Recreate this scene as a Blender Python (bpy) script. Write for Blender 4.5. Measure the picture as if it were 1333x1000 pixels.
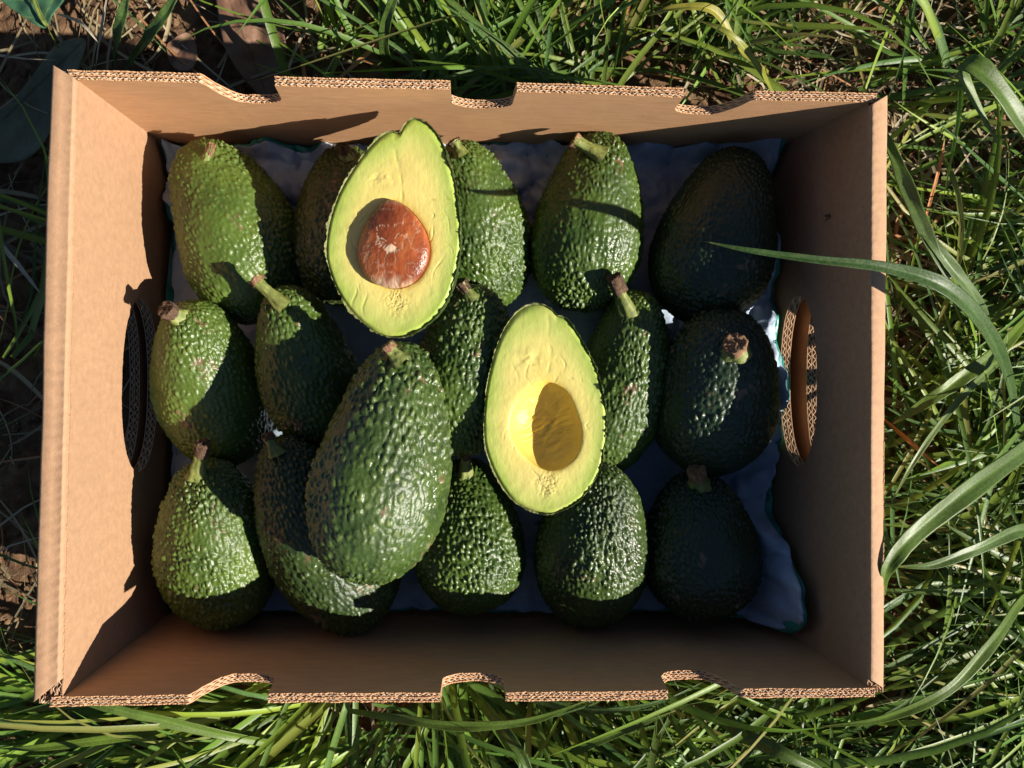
import bpy, math, random
import numpy as np
from mathutils import Vector

# ------------------------------------------------------------------ camera, sky, sun
for o in list(bpy.data.objects): bpy.data.objects.remove(o)
scene = bpy.context.scene
COL = scene.collection
CZ = 0.497                                   # camera height above the tray (metres)
cam_d = bpy.data.cameras.new('camera'); cam = bpy.data.objects.new('camera', cam_d); COL.objects.link(cam)
cam.location = (0, 0, CZ); cam.rotation_euler = (0, 0, 0)
cam_d.sensor_width = 36; cam_d.lens = 36*1000/1333; cam_d.clip_start = .01; cam_d.clip_end = 500
scene.camera = cam
SUN = Vector((1.65, -.60, 1.0)).normalized()  # towards the sun
world = bpy.data.worlds.new('World'); scene.world = world; world.use_nodes = True
wn = world.node_tree.nodes; wl = world.node_tree.links
sky = wn.new('ShaderNodeTexSky'); sky.sky_type = 'NISHITA'; sky.sun_disc = False
sky.sun_elevation = math.asin(SUN.z); sky.sun_rotation = math.atan2(SUN.x, SUN.y)
sky.altitude = 1500; sky.air_density = .8; sky.dust_density = .3
bg = wn['Background']; bg.inputs['Strength'].default_value = .05
wl.new(sky.outputs[0], bg.inputs['Color'])
sd = bpy.data.lights.new('sun', 'SUN'); sd.energy = 5.0; sd.angle = math.radians(.5); sd.color = (1, .93, .82)
sun = bpy.data.objects.new('sun', sd); COL.objects.link(sun); sun.location = SUN*3
sun.rotation_euler = SUN.to_track_quat('Z', 'Y').to_euler()
scene.view_settings.view_transform = 'Standard'; scene.view_settings.look = 'None'
scene.view_settings.gamma = 1; scene.view_settings.exposure = .95

GZ = -.024                                   # ground level
rng = np.random.default_rng(7); random.seed(7)
def P(px, py, z):                            # photograph pixel at a known height -> point
    d = CZ - z
    return np.array([(px-666.5)/1000*d, (500-py)/1000*d, z])

# ------------------------------------------------------------------ noise (numpy)
def hash3(i, j, k, s=0):
    n = (i*73856093) ^ (j*19349663) ^ (k*83492791) ^ (s*2654435761)
    n = (n ^ (n >> 13))*1274126177 & 0xffffffff
    n = (n ^ (n >> 16))*2246822519 & 0xffffffff
    return ((n ^ (n >> 15)) & 0xffffff)/float(0x1000000)
def vnoise(p, s=0):
    p = np.asarray(p, float); f = np.floor(p).astype(np.int64); t = p-f; t = t*t*t*(t*(t*6-15)+10)
    r = 0
    for a in (0, 1):
        for b in (0, 1):
            for c in (0, 1):
                w = (t[:, 0] if a else 1-t[:, 0])*(t[:, 1] if b else 1-t[:, 1])*(t[:, 2] if c else 1-t[:, 2])
                r = r + w*hash3(f[:, 0]+a, f[:, 1]+b, f[:, 2]+c, s)
    return r*2-1
def fbm(p, o=4, s=0, lac=2.07):
    r = 0; a = 1; p = np.asarray(p, float)
    for k in range(o):
        r = r+a*vnoise(p*lac**k, s+k*11); a *= .5
    return r
def voronoi(p, s=0):
    f = np.floor(p).astype(np.int64); d1 = np.full(len(p), 9.); d2 = d1.copy(); idn = np.zeros(len(p))
    for a in (-1, 0, 1):
        for b in (-1, 0, 1):
            for c in (-1, 0, 1):
                g = f+np.array([a, b, c])
                h = [hash3(g[:, 0], g[:, 1], g[:, 2], s+q) for q in (1, 2, 3)]
                q = g+.5+.8*(np.stack(h, 1)-.5)-p
                d = np.sqrt((q*q).sum(1)); m = d < d1
                d2 = np.where(m, d1, np.minimum(d2, d)); idn = np.where(m, h[0], idn); d1 = np.where(m, d, d1)
    return d1, d2, idn

# ------------------------------------------------------------------ mesh helpers
def mesh(name, v, f, mat=None, parent=None, smooth=True, attrs=None):
    v = np.asarray(v, np.float32); me = bpy.data.meshes.new(name)
    if isinstance(f, np.ndarray):
        n, k = f.shape
        me.vertices.add(len(v)); me.vertices.foreach_set('co', v.ravel())
        me.loops.add(n*k); me.loops.foreach_set('vertex_index', f.astype(np.int32).ravel())
        me.polygons.add(n); me.polygons.foreach_set('loop_start', np.arange(0, n*k, k, dtype=np.int32))
        me.update(calc_edges=True)
    else:
        me.from_pydata([tuple(map(float, q)) for q in v], [], [tuple(map(int, q)) for q in f])
    me.validate()
    me.polygons.foreach_set('use_smooth', np.full(len(me.polygons), smooth))
    for nm, a in (attrs or {}).items():
        a = np.asarray(a, np.float32)
        if a.ndim == 1:
            at = me.attributes.new(nm, 'FLOAT', 'POINT'); at.data.foreach_set('value', a)
        else:
            at = me.attributes.new(nm, 'FLOAT_COLOR', 'POINT')
            at.data.foreach_set('color', np.concatenate([a, np.ones((len(a), 1), np.float32)], 1).ravel())
    o = bpy.data.objects.new(name, me); COL.objects.link(o)
    if mat: me.materials.append(mat)
    if parent: o.parent = parent; o.matrix_parent_inverse = parent.matrix_world.inverted()
    return o
def grid_faces(nu, nv, wrap=False):
    i = np.arange(nu-1 if not wrap else nu)[:, None]; j = np.arange(nv-1)[None, :]
    i2 = (i+1) % nu
    return np.stack([i*nv+j, i2*nv+j, i2*nv+j+1, i*nv+j+1], -1).reshape(-1, 4)
def empty(name, loc, label, cat, group=None):
    o = bpy.data.objects.new(name, None); COL.objects.link(o); o.location = loc; o.empty_display_size = .02
    bpy.context.view_layer.update(); tag(o, label, cat, group); return o
def tag(o, label=None, cat=None, group=None, kind=None):
    if label: o['label'] = label
    if cat: o['category'] = cat
    if group: o['group'] = group
    if kind: o['kind'] = kind
    return o
def sheet(top, thick, nu, nv, dirv=(0, 0, -1)):      # closed thin sheet from a grid of points (nu*nv,3)
    d = np.asarray(dirv, float); top = np.asarray(top); n = len(top)
    v = np.concatenate([top, top+d*thick]); f = grid_faces(nu, nv); g = f[:, ::-1]+n
    b = [i*nv for i in range(nu)] + [(nu-1)*nv+j for j in range(1, nv)] + [i*nv+nv-1 for i in range(nu-2, -1, -1)] + [j for j in range(nv-2, 0, -1)]
    b = np.array(b); b2 = np.roll(b, -1)
    s = np.stack([b, b+n, b2+n, b2], 1)
    return v, np.concatenate([f, g, s])

# ------------------------------------------------------------------ materials
class M:
    def __init__(s, name):
        s.m = bpy.data.materials.new(name); s.m.use_nodes = True; s.t = s.m.node_tree; s.n = s.t.nodes; s.l = s.t.links
        s.b = s.n['Principled BSDF']; s.out = s.n['Material Output']
    def node(s, typ, **kw):
        x = s.n.new(typ)
        for k, v in kw.items():
            if hasattr(x, k): setattr(x, k, v)
            else: x.inputs[k.replace('_', ' ')].default_value = v
        return x
    def coords(s, scale=(1, 1, 1), which='Object'):
        tc = s.n.new('ShaderNodeTexCoord'); mp = s.n.new('ShaderNodeMapping'); mp.inputs['Scale'].default_value = scale
        s.l.new(tc.outputs[which], mp.inputs['Vector']); return mp.outputs[0]
    def noise(s, scale, detail=4, rough=.55, stretch=(1, 1, 1)):
        x = s.n.new('ShaderNodeTexNoise'); x.inputs['Scale'].default_value = scale; x.inputs['Detail'].default_value = detail; x.inputs['Roughness'].default_value = rough
        s.l.new(s.coords(stretch), x.inputs['Vector']); return x.outputs['Fac']
    def attr(s, name):
        x = s.n.new('ShaderNodeAttribute'); x.attribute_name = name; return x
    def ramp(s, fac, stops):
        x = s.n.new('ShaderNodeValToRGB'); e = x.color_ramp.elements
        while len(e) < len(stops): e.new(.5)
        for q, (p, c) in zip(e, stops): q.position = p; q.color = (*c, 1) if len(c) == 3 else c
        s.l.new(fac, x.inputs[0]); return x.outputs[0]
    def mix(s, fac, a, b, mode='MIX'):
        x = s.n.new('ShaderNodeMix'); x.data_type = 'RGBA'; x.blend_type = mode
        for i, val in ((0, fac), (6, a), (7, b)):
            if isinstance(val, (int, float)): x.inputs[i].default_value = val
            elif isinstance(val, tuple): x.inputs[i].default_value = (*val, 1)
            else: s.l.new(val, x.inputs[i])
        return x.outputs[2]
    def math(s, op, a, b=0.):
        x = s.n.new('ShaderNodeMath'); x.operation = op
        for i, val in enumerate((a, b)):
            if isinstance(val, (int, float)): x.inputs[i].default_value = val
            else: s.l.new(val, x.inputs[i])
        return x.outputs[0]
    def bump(s, h, strength, dist, prev=None):
        x = s.n.new('ShaderNodeBump'); x.inputs['Strength'].default_value = strength; x.inputs['Distance'].default_value = dist
        s.l.new(h, x.inputs['Height'])
        if prev: s.l.new(prev, x.inputs['Normal'])
        return x.outputs[0]
    def set(s, col=None, rough=None, normal=None, spec=None, **kw):
        for k, val in (('Base Color', col), ('Roughness', rough), ('Normal', normal), ('Specular IOR Level', spec), *kw.items()):
            if val is None: continue
            if isinstance(val, (int, float)): s.b.inputs[k].default_value = val
            elif isinstance(val, tuple): s.b.inputs[k].default_value = val if k == 'Subsurface Radius' else (*val, 1)
            else: s.l.new(val, s.b.inputs[k])
        return s.m
def kraft(name, base, stretch, amount=.15):
    m = M(name)
    n1 = m.noise(260, 5, .7, stretch); n2 = m.noise(16, 3); n3 = m.noise(1500, 2, .6)
    d = tuple(c*(1-amount) for c in base); l = tuple(min(1, c*(1+amount)) for c in base)
    c = m.ramp(n1, [(.3, d), (.7, l)])
    c = m.mix(m.ramp(n2, [(.35, (.0, .0, .0)), (.75, (.35, .35, .35))]), c, tuple(q*.90 for q in base))
    c = m.mix(m.ramp(n3, [(.66, (0, 0, 0)), (.74, (.7, .7, .7))]), c, tuple(q*.68 for q in base))
    n4 = m.noise(30, 4, .7, (1, .8, .12)); n5 = m.noise(7, 4, .65)
    c = m.mix(m.ramp(n4, [(.63, (0, 0, 0)), (.72, (.30, .30, .30))]), c, tuple(min(1, q*1.22) for q in base))
    c = m.mix(m.ramp(n5, [(.55, (0, 0, 0)), (.72, (.40, .40, .40))]), c, tuple(q*.80 for q in base))
    b = m.bump(m.math('ADD', n1, m.math('MULTIPLY', n3, .5)), .35, .0006)
    return m.set(c, .72, b, .25)
KB = (.380, .224, .128)  # end wall board, base colour darkened to offset the strong sun there
kraft_end = kraft('kraft_mottled_sun_dimmed', KB, (1, 1, 1))
kraft_long = kraft('kraft_streaked_sun_boosted', (.52, .288, .146), (.30, 1, 1.3), .14)  # same board as the ends, colour brightened in place of sunlight
kraft_cut = kraft('kraft_cut_edge', (.50, .37, .26), (1, 1, 1), .3)
kraft_flute = kraft('kraft_fluting', (.50, .35, .23), (1, 1, 1), .25)

def skin_mat(name, dark, light, tip, tipamt=.7, rough=.33):
    m = M(name); h = m.attr('h').outputs['Fac']; n = m.noise(45, 4); n2 = m.noise(420, 3)
    c = m.mix(m.ramp(n, [(.32, (0, 0, 0)), (.68, (1, 1, 1))]), dark, light)
    c = m.mix(m.math('MULTIPLY', m.ramp(h, [(.45, (0, 0, 0)), (.95, (1, 1, 1))]), tipamt), c, tip)
    c = m.mix(m.math('MULTIPLY', m.ramp(n2, [(.66, (0, 0, 0)), (.74, (1, 1, 1))]), .55), c, (tip[0]*1.4, tip[1]*1.25, tip[2]*1.3))
    sc = m.attr('scar').outputs['Fac']
    c = m.mix(sc, c, (.16, .10, .055))
    r = m.ramp(m.noise(28, 4, .65), [(.33, (rough-.07,)*3), (.68, (rough+.18,)*3)])
    du = m.ramp(m.noise(19, 5, .7), [(.56, (0, 0, 0)), (.78, (.12, .12, .12))])
    c = m.mix(du, c, (dark[0]*1.2+.05, dark[1]*1.0+.045, dark[2]+.03))
    vo = m.n.new('ShaderNodeTexVoronoi'); vo.feature = 'SMOOTH_F1'; vo.inputs['Scale'].default_value = 430; vo.inputs['Smoothness'].default_value = .6
    m.l.new(m.coords(), vo.inputs['Vector'])
    b = m.bump(m.math('SUBTRACT', 1., vo.outputs['Distance']), .55, .0007)
    b = m.bump(m.noise(1500, 3), .25, .0006, b)
    return m.set(c, r, b, .5)
SK = {}
SK['lime'] = skin_mat('avocado_skin_lime', (.044, .080, .012), (.084, .132, .020), (.155, .205, .045))
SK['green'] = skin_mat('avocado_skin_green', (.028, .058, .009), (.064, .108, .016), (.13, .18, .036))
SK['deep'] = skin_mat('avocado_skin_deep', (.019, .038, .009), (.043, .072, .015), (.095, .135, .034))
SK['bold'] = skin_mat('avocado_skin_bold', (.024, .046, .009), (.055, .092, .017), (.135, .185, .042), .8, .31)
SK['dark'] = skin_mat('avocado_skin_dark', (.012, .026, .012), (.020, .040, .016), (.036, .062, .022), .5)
SK['olive'] = skin_mat('avocado_skin_olive', (.028, .046, .011), (.046, .070, .016), (.085, .11, .03))

# ------------------------------------------------------------------ ground
def axis(fine, step, far):
    a = list(np.arange(0, fine, step)); x = a[-1]; s = step
    while x < far: s *= 1.35; x += s; a.append(x)
    a = np.array(a); return np.concatenate([-a[:0:-1], a])
gx = axis(.56, .0028, 60); gy = axis(.46, .0028, 60)
XX, YY = np.meshgrid(gx, gy, indexing='ij'); gp = np.stack([XX.ravel(), YY.ravel(), np.zeros(XX.size)], 1)
near = np.exp(-(gp[:, 0]**2+gp[:, 1]**2)/1.2)
gh = .006*fbm(gp*9, 3, 3)
d1, d2, idn = voronoi(gp*75+.35*np.stack([fbm(gp*120, 2, 5)]*3, 1)); gp_c = gp.copy()
clod = np.clip(1-d1*1.25, 0, 1)**.8*(idn**2)
d1b, _, idb = voronoi(gp*190+.3*np.stack([fbm(gp*260, 2, 9)]*3, 1), 20)
gh = gh+near*(.008*clod+.0028*np.clip(1-d1b*1.3, 0, 1)*idb+.0022*fbm(gp*320, 3, 8))
under = (np.abs(gp[:, 0]+.02) < .24) & (np.abs(gp[:, 1]) < .165)
gh = np.where(under, np.minimum(gh, .004), gh)
gp[:, 2] = GZ-.008+gh
m = M('soil')
n = m.noise(38, 6, .65); n2 = m.noise(300, 5, .7)
c = m.ramp(n, [(.28, (.075, .040, .022)), (.5, (.15, .085, .046)), (.75, (.25, .165, .09))])
c = m.mix(m.ramp(n2, [(.58, (0, 0, 0)), (.75, (.75, .75, .75))]), c, (.34, .25, .15))
c = m.mix(m.ramp(m.noise(23, 3), [(.62, (0, 0, 0)), (.75, (.55, .55, .55))]), c, (.17, .15, .03))
soil = m.set(c, .95, m.bump(n2, .8, .002), .15)
ground = mesh('ground', gp, grid_faces(len(gx), len(gy)), soil)
tag(ground, 'reddish brown crumbly soil under the grass and the box', kind='structure')
def ground_z(x, y):
    i = np.clip(np.searchsorted(gx, x), 0, len(gx)-1); j = np.clip(np.searchsorted(gy, y), 0, len(gy)-1)
    return gp[i*len(gy)+j, 2]

# ------------------------------------------------------------------ cardboard box
BOX = empty('cardboard_box', (-.02, 0, GZ), 'open brown corrugated cardboard box with notched long sides and handle holes', 'box')
BOTZ = -.014
def corr_panel(name, A, B, C, D, nrm, mat, top=None, hole=None, layers=2, gap=.0015, pitch=.0027, flip=1, seed=0):
    """double corrugated board: A,B upper corners, D,C lower corners of its inner face; nrm points outwards."""
    A, B, C, D = (np.asarray(q, float) for q in (A, B, C, D)); nrm = np.asarray(nrm, float)
    W = np.linalg.norm(B-A); n = int(W/pitch*8); u = np.linspace(0, 1, n)
    H = np.linalg.norm(D-A); lt = .0005
    vt = np.zeros(n) if top is None else np.array([top(x) for x in u])/H
    if hole is None: vm = .5; h1 = np.full(n, vm); h2 = h1.copy()
    else:
        hu, hv, hl, hh = hole; vm = hv                       # centre u, centre v, length (m), height (m)
        s = np.abs(u-hu)*W; R = hh/2
        k = R*np.maximum(1-(s/(hl/2))**2.5, 0)**.5
        h1 = vm-k/H; h2 = vm+k/H
    def pos(v, w):
        return (A[None]*(1-u[:, None])+B[None]*u[:, None])*(1-v[:, None])+(D[None]*(1-u[:, None])+C[None]*u[:, None])*v[:, None]+nrm[None]*np.asarray(w).reshape(-1, 1)*np.ones((n, 1))
    V = []; F = []
    def strip(a, b, w0, w1, off):
        # closed strip between heights a(u), b(u), depth w0..w1
        q = [pos(a, w0), pos(b, w0), pos(b, w1), pos(a, w1)]
        V.append(np.stack(q, 1).reshape(-1, 3)); i = np.arange(n-1)[:, None]; base = off
        for k in range(4):
            k2 = (k+1) % 4
            F.append(np.concatenate([base+i*4+k, base+i*4+k2, base+(i+1)*4+k2, base+(i+1)*4+k], 1))
        F.append(np.array([[base, base+3, base+2, base+1]])); e = base+(n-1)*4
        F.append(np.array([[e, e+1, e+2, e+3]]))
        return off+4*n
    off = 0
    um = np.stack([u*W, np.zeros(n), np.zeros(n)], 1)
    for k in range(layers+1):
        rag = (fbm(um*900+k*7.3, 3, seed+k)*.00055+fbm(um*120+k*3, 2, seed+5+k)*.0005)/H
        w = k*(gap+lt)
        wob = fbm(um*9, 2, seed+30)*.0005*(top is not None)
        a = vt+np.clip(rag, -.004, .006); hz = (h2-h1) > 1e-5
        off = strip(a, np.where(hz, h1-rag*.4, h1), w+wob, w+lt+wob, off)
        off = strip(np.where(hz, h2+rag*.4, h2), np.ones(n), w+wob, w+lt+wob, off)
    o = mesh(name, np.concatenate(V), np.concatenate(F), mat, BOX, smooth=False)
    V.clear(); F.clear(); off = 0
    for k in range(layers):
        ph = u*W/pitch*2*np.pi+k*2.0+1.8*fbm(um*45, 2, seed+k)
        wm = k*(gap+lt)+lt+gap/2+np.sin(ph)*(gap/2-.0003)*(.78+.22*fbm(um*70, 2, seed+77))+fbm(um*9, 2, seed+30)*.0005*(top is not None)
        rag = fbm(um*700+k*5, 2, seed+60+k)*.0004/H
        sh = .0001/H
        off = strip(vt+sh+rag, np.where(h2-h1 > 1e-5, h1-sh, h1), wm-.00024, wm+.00024, off)
        off = strip(np.where(h2-h1 > 1e-5, h2+sh, h2), np.ones(n), wm-.00024, wm+.00024, off)
    f = mesh('fluting', np.concatenate(V), np.concatenate(F), kraft_flute, o, smooth=True)
    return o
ZL, ZR = .135, .118                                          # rim heights at the two ends
# end walls: inner panel, outer panel, folded top
Li = [(-.2052, .1425, ZL-.001), (-.2128, -.1385, ZL-.001)]
def v3(*a): return np.array(a, float)
LA, LB = v3(-.2057, .1439, ZL-.0022), v3(-.2128, -.1477, ZL-.0022)
LD, LC = v3(-.2225, .1524, BOTZ), v3(-.2215, -.1469, BOTZ)
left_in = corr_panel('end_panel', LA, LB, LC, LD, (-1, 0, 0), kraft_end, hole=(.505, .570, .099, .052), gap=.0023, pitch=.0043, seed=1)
left_in['label'] = 'sunlit inner end panel'
LA2, LB2 = v3(-.2106, .1488, ZL-.0034), v3(-.2190, -.1520, ZL-.0034)
LD2, LC2 = v3(-.2350, .1570, BOTZ), v3(-.2350, -.1510, BOTZ)
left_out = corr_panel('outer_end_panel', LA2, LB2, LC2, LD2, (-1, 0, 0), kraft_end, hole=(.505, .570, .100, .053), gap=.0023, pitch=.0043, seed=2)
RA, RB = v3(.1766, .1394, ZR-.0022), v3(.1763, -.1500, ZR-.0022)
RD, RC = v3(.1600, .1488, BOTZ), v3(.1600, -.1490, BOTZ)
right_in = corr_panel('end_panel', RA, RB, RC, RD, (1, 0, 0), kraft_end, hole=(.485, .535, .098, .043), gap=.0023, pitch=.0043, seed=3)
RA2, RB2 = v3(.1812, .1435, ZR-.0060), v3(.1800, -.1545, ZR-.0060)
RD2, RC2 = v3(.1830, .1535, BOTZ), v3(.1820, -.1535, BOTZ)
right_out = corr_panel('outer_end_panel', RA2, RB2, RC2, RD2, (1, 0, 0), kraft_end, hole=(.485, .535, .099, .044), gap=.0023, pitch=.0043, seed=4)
def cap(corner, z, seed, side):
    # corner: outer-top, inner-top, inner-bottom, outer-bottom pixel corners of the folded top
    ot, it, ib, ob = [P(*c, z) for c in corner]; ny = 640; s = np.linspace(0, 1, ny)
    dn = .0026 if side < 0 else -.0024
    prof = [(-.004, -.010, 0), (-.0022, -.0022-dn, 0), (.04, -.0004-dn, 0), (.16, .0004-dn*.9, 0), (.5, .0006-dn*.4, 0), (.80, .0006, 0), (.90, .0008, .5), (.96, .0006, 1.), (1.008, -.0012, .3), (.995, -.0024, .2), (.88, -.0062, 0)]
    rows = []
    for a, dz, cr in prof:
        o_ = ot[None]*(1-s[:, None])+ob[None]*s[:, None]; i_ = it[None]*(1-s[:, None])+ib[None]*s[:, None]
        aa = np.clip(a, -.5, 1.5); q = o_*(1-aa)+i_*aa
        if a < 0: q = o_.copy(); q[:, 0] += side*a*.12
        q = q.copy(); um = np.stack([s*.3, np.full(ny, a*.02), np.zeros(ny)], 1)
        q[:, 2] += dz+.0006*fbm(um*14, 3, seed)+cr*.00012*np.sin(s*.30/.0052*2*np.pi)+.00002*np.sin(s*.30/.0052*2*np.pi)
        q[:, 0] += .0006*fbm(um*11+5, 2, seed+3)*(a < .9)
        rows.append(q)
    g = np.stack(rows, 0).reshape(-1, 3)
    v, f = sheet(g, .0010, len(prof), ny)
    return mesh('folded_top', v, f, kraft_end, BOX)
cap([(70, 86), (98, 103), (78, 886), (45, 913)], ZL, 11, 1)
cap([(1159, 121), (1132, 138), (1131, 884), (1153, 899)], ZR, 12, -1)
# small torn puncture in the shaded end panel
pc = v3(.1722, .0905, .0800)
g = [pc]; f_ = []
for i in range(10):
    a = i/10*2*math.pi; r_ = .0022*(1+.5*math.sin(i*2.3)); g.append(pc+v3(-.0006-.0012*(i % 3 == 0), r_*.6*math.cos(a), r_*1.5*math.sin(a)))
    f_.append((0, 1+i, 1+(i+1) % 10))
m = M('torn_board'); mesh('puncture', g, f_, m.set((.10, .055, .03), .9), right_in)
# long walls with three cut-outs in the rim each
def notch_fn(W, spec, depth):
    # spec: list of (u0,u1,kind) kind -1 long slope at low u, +1 long slope at high u, 0 symmetric
    def f(u):
        for u0, u1, k in spec:
            if u0 <= u <= u1:
                t = (u-u0)/(u1-u0)
                if k > 0: t = 1-t
                if k == 0:
                    e = abs(2*t-1); return depth*(.62+.38*math.sqrt(max(0, 1-e*e))) if e < .985 else depth*.5*(1-e)/.015*2
                if t < .10: return depth*.30*(t/.10)**2
                if t < .45:
                    q = (t-.10)/.35; return depth*(.30+.68*math.sin(q*math.pi/2)**.9)
                e = (t-.45)/.55; return depth*(.60+.38*math.sqrt(max(0, 1-e**4)))
        return 0
    return f
def xr(px, z): return (px-666.5)/1000*(CZ-z)
def zr(x): return ZL+(ZR-ZL)*(x+.21)/(.38)
x0, x1 = -.2100, .1806
TA, TB = v3(x0, .1440, ZL-.001), v3(x1, .1395, ZR-.001)
TD, TC = v3(-.2330, .1525, BOTZ), v3(.1820, .1490, BOTZ)
def uof(px): return ((px-666.5)/1000*.372-x0)/(x1-x0)
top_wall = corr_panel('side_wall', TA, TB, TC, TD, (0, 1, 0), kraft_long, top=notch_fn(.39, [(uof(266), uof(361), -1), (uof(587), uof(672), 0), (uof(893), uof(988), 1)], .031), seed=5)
x0, x1 = -.2182, .1796
BA, BB = v3(x0, -.1478, ZL-.001), v3(x1, -.1502, ZR-.001)
BD, BC = v3(-.2330, -.1470, BOTZ), v3(.1810, -.1492, BOTZ)
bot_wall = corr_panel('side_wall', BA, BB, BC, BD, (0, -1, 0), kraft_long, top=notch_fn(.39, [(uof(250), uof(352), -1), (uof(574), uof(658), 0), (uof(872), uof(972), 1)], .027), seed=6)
nu = 40
g = np.array([[x, y, BOTZ+.0006*math.sin(x*40)] for x in np.linspace(-.2230, .1815, nu) for y in np.linspace(-.1465, .1485, nu)])
v, f = sheet(g, .004, nu, nu); mesh('bottom_panel', v, f, kraft_long, BOX, smooth=False)

# ------------------------------------------------------------------ avocados
def gfun(t, g0):
    s = np.clip(t/.85, 0, 1); s = s*s*(3-2*s); return g0+(1.1-g0)*s
def prof(t, g0):
    tt = (1-np.cos(np.linspace(0, np.pi, 200)))/2
    mx = ((4*tt*(1-tt))**.42*gfun(tt, g0)).max(); t = np.clip(t, 0, 1)
    return (4*t*(1-t))**.42*gfun(t, g0)/mx
def skin_relief(p, nrm, axial, t, seed, cell=.0030, amp=.00055):
    """pebbled relief; p points, axial = coordinate along fruit. returns displaced points, height 0..1, scar"""
    q = p/cell; a = axial/cell
    st = .45*np.clip(1-t*2.2, 0, 1)+.18                       # pebbles stretched lengthwise, more at the neck
    loc = np.stack([q[:, 0], q[:, 1], q[:, 2]], 1)
    loc = loc+.16*np.stack([fbm(p*260, 2, seed+50), fbm(p*260, 2, seed+51), fbm(p*260, 2, seed+52)], 1)
    d1, d2, idn = voronoi(loc, seed)
    ed = np.clip((d2-d1)/.42, 0, 1); ed = ed*ed*(3-2*ed)
    peb = ed*np.clip(1.08-(d1*.95)**2, 0, 1)*(.45+.55*idn)
    d1s, _, ids = voronoi(p/(cell*.5), seed+9)
    small = np.clip(1-(d1s*1.4)**2, 0, 1)*ids
    und = fbm(p*75, 2, seed+4)
    h = .78*peb+.30*small
    flat = np.clip(.70+.55*fbm(p*38, 2, seed+6), .25, 1.15)   # some areas smoother
    z = amp*flat*(h-.35)+.0006*und
    sc = fbm(p*70, 2, seed+90)+.6*fbm(p*500, 2, seed+91)
    scar = np.clip((sc-.99)*4, 0, .8)
    return p+nrm*z[:, None], np.clip(h, 0, 1), scar
def lathe_normals(pts, nu, nv):
    g = pts.reshape(nu, nv, 3); du = np.roll(g, -1, 0)-np.roll(g, 1, 0); dv = np.gradient(g, axis=1)
    n = np.cross(du, dv); l = np.linalg.norm(n, axis=2, keepdims=True); n = n/np.maximum(l, 1e-12)
    return n.reshape(-1, 3)
stem_m = M('stem_green'); n = stem_m.noise(300, 4)
stem_green = stem_m.set(stem_m.ramp(n, [(.3, (.10, .13, .025)), (.7, (.22, .24, .06))]), .6, stem_m.bump(n, .6, .0008))
stem_m = M('stem_wood'); n = stem_m.noise(700, 5, .7)
stem_wood = stem_m.set(stem_m.ramp(n, [(.3, (.10, .045, .02)), (.55, (.30, .16, .08)), (.75, (.52, .36, .22))]), .85, stem_m.bump(n, 1, .0012))
stem_m = M('stem_dark_wood'); n = stem_m.noise(700, 5, .7)
stem_dark = stem_m.set(stem_m.ramp(n, [(.3, (.035, .02, .012)), (.55, (.12, .065, .035)), (.75, (.30, .20, .12))]), .9, stem_m.bump(n, 1, .0014))
def make_stem(parent, b, t, r, seed, wood=.35):
    b = np.asarray(b); t = np.asarray(t); a = t-b; L = np.linalg.norm(a); a /= L
    u = np.cross(a, [0.3, 1, .1]); u /= np.linalg.norm(u); w = np.cross(a, u)
    nu, nv = 28, 14; k = np.linspace(0, 1, nv); ph = np.linspace(0, 2*np.pi, nu, endpoint=False)
    rr = r*(1.35-.65*np.clip(k*1.8, 0, 1)+.22*k**3)
    K, PH = np.meshgrid(k, ph)
    R = np.interp(K, k, rr)*(1+.10*np.sin(PH*3+seed)+.05*np.sin(PH*7+seed*2+K*5))
    pts = b+a*(K*L)[..., None]+(np.cos(PH)*R)[..., None]*u+(np.sin(PH)*R)[..., None]*w
    pts = pts.reshape(-1, 3)+.0004*np.stack([fbm(pts.reshape(-1, 3)*600, 2, seed+q) for q in range(3)], 1)
    o = mesh('stem', pts, grid_faces(nu, nv, True), stem_green, parent)
    # woody broken end
    nr = 8; q = np.linspace(0, 1, nr); rows = []
    for i, x in enumerate(q):
        rad = rr[-1]*np.array([1.03, 1.10, 1.08, .98, .82, .58, .30, .02])[i]
        ax = np.array([-.30*min(wood*3, 1), -.12, .02, .06, .05, .02, -.01, 0])[i]*r
        if i == 0: ax = -wood*L
        rows.append(b+a*(L+ax)+rad*(np.cos(ph)[:, None]*u+np.sin(ph)[:, None]*w))
    e = np.stack(rows, 1).reshape(-1, 3); e = e+.0009*np.stack([fbm(e*900, 3, seed+q+5) for q in range(3)], 1)
    c = mesh('stem_scar', e, grid_faces(nu, nr, True), stem_dark if seed % 3 != 0 else stem_wood, o)
    return o
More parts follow.
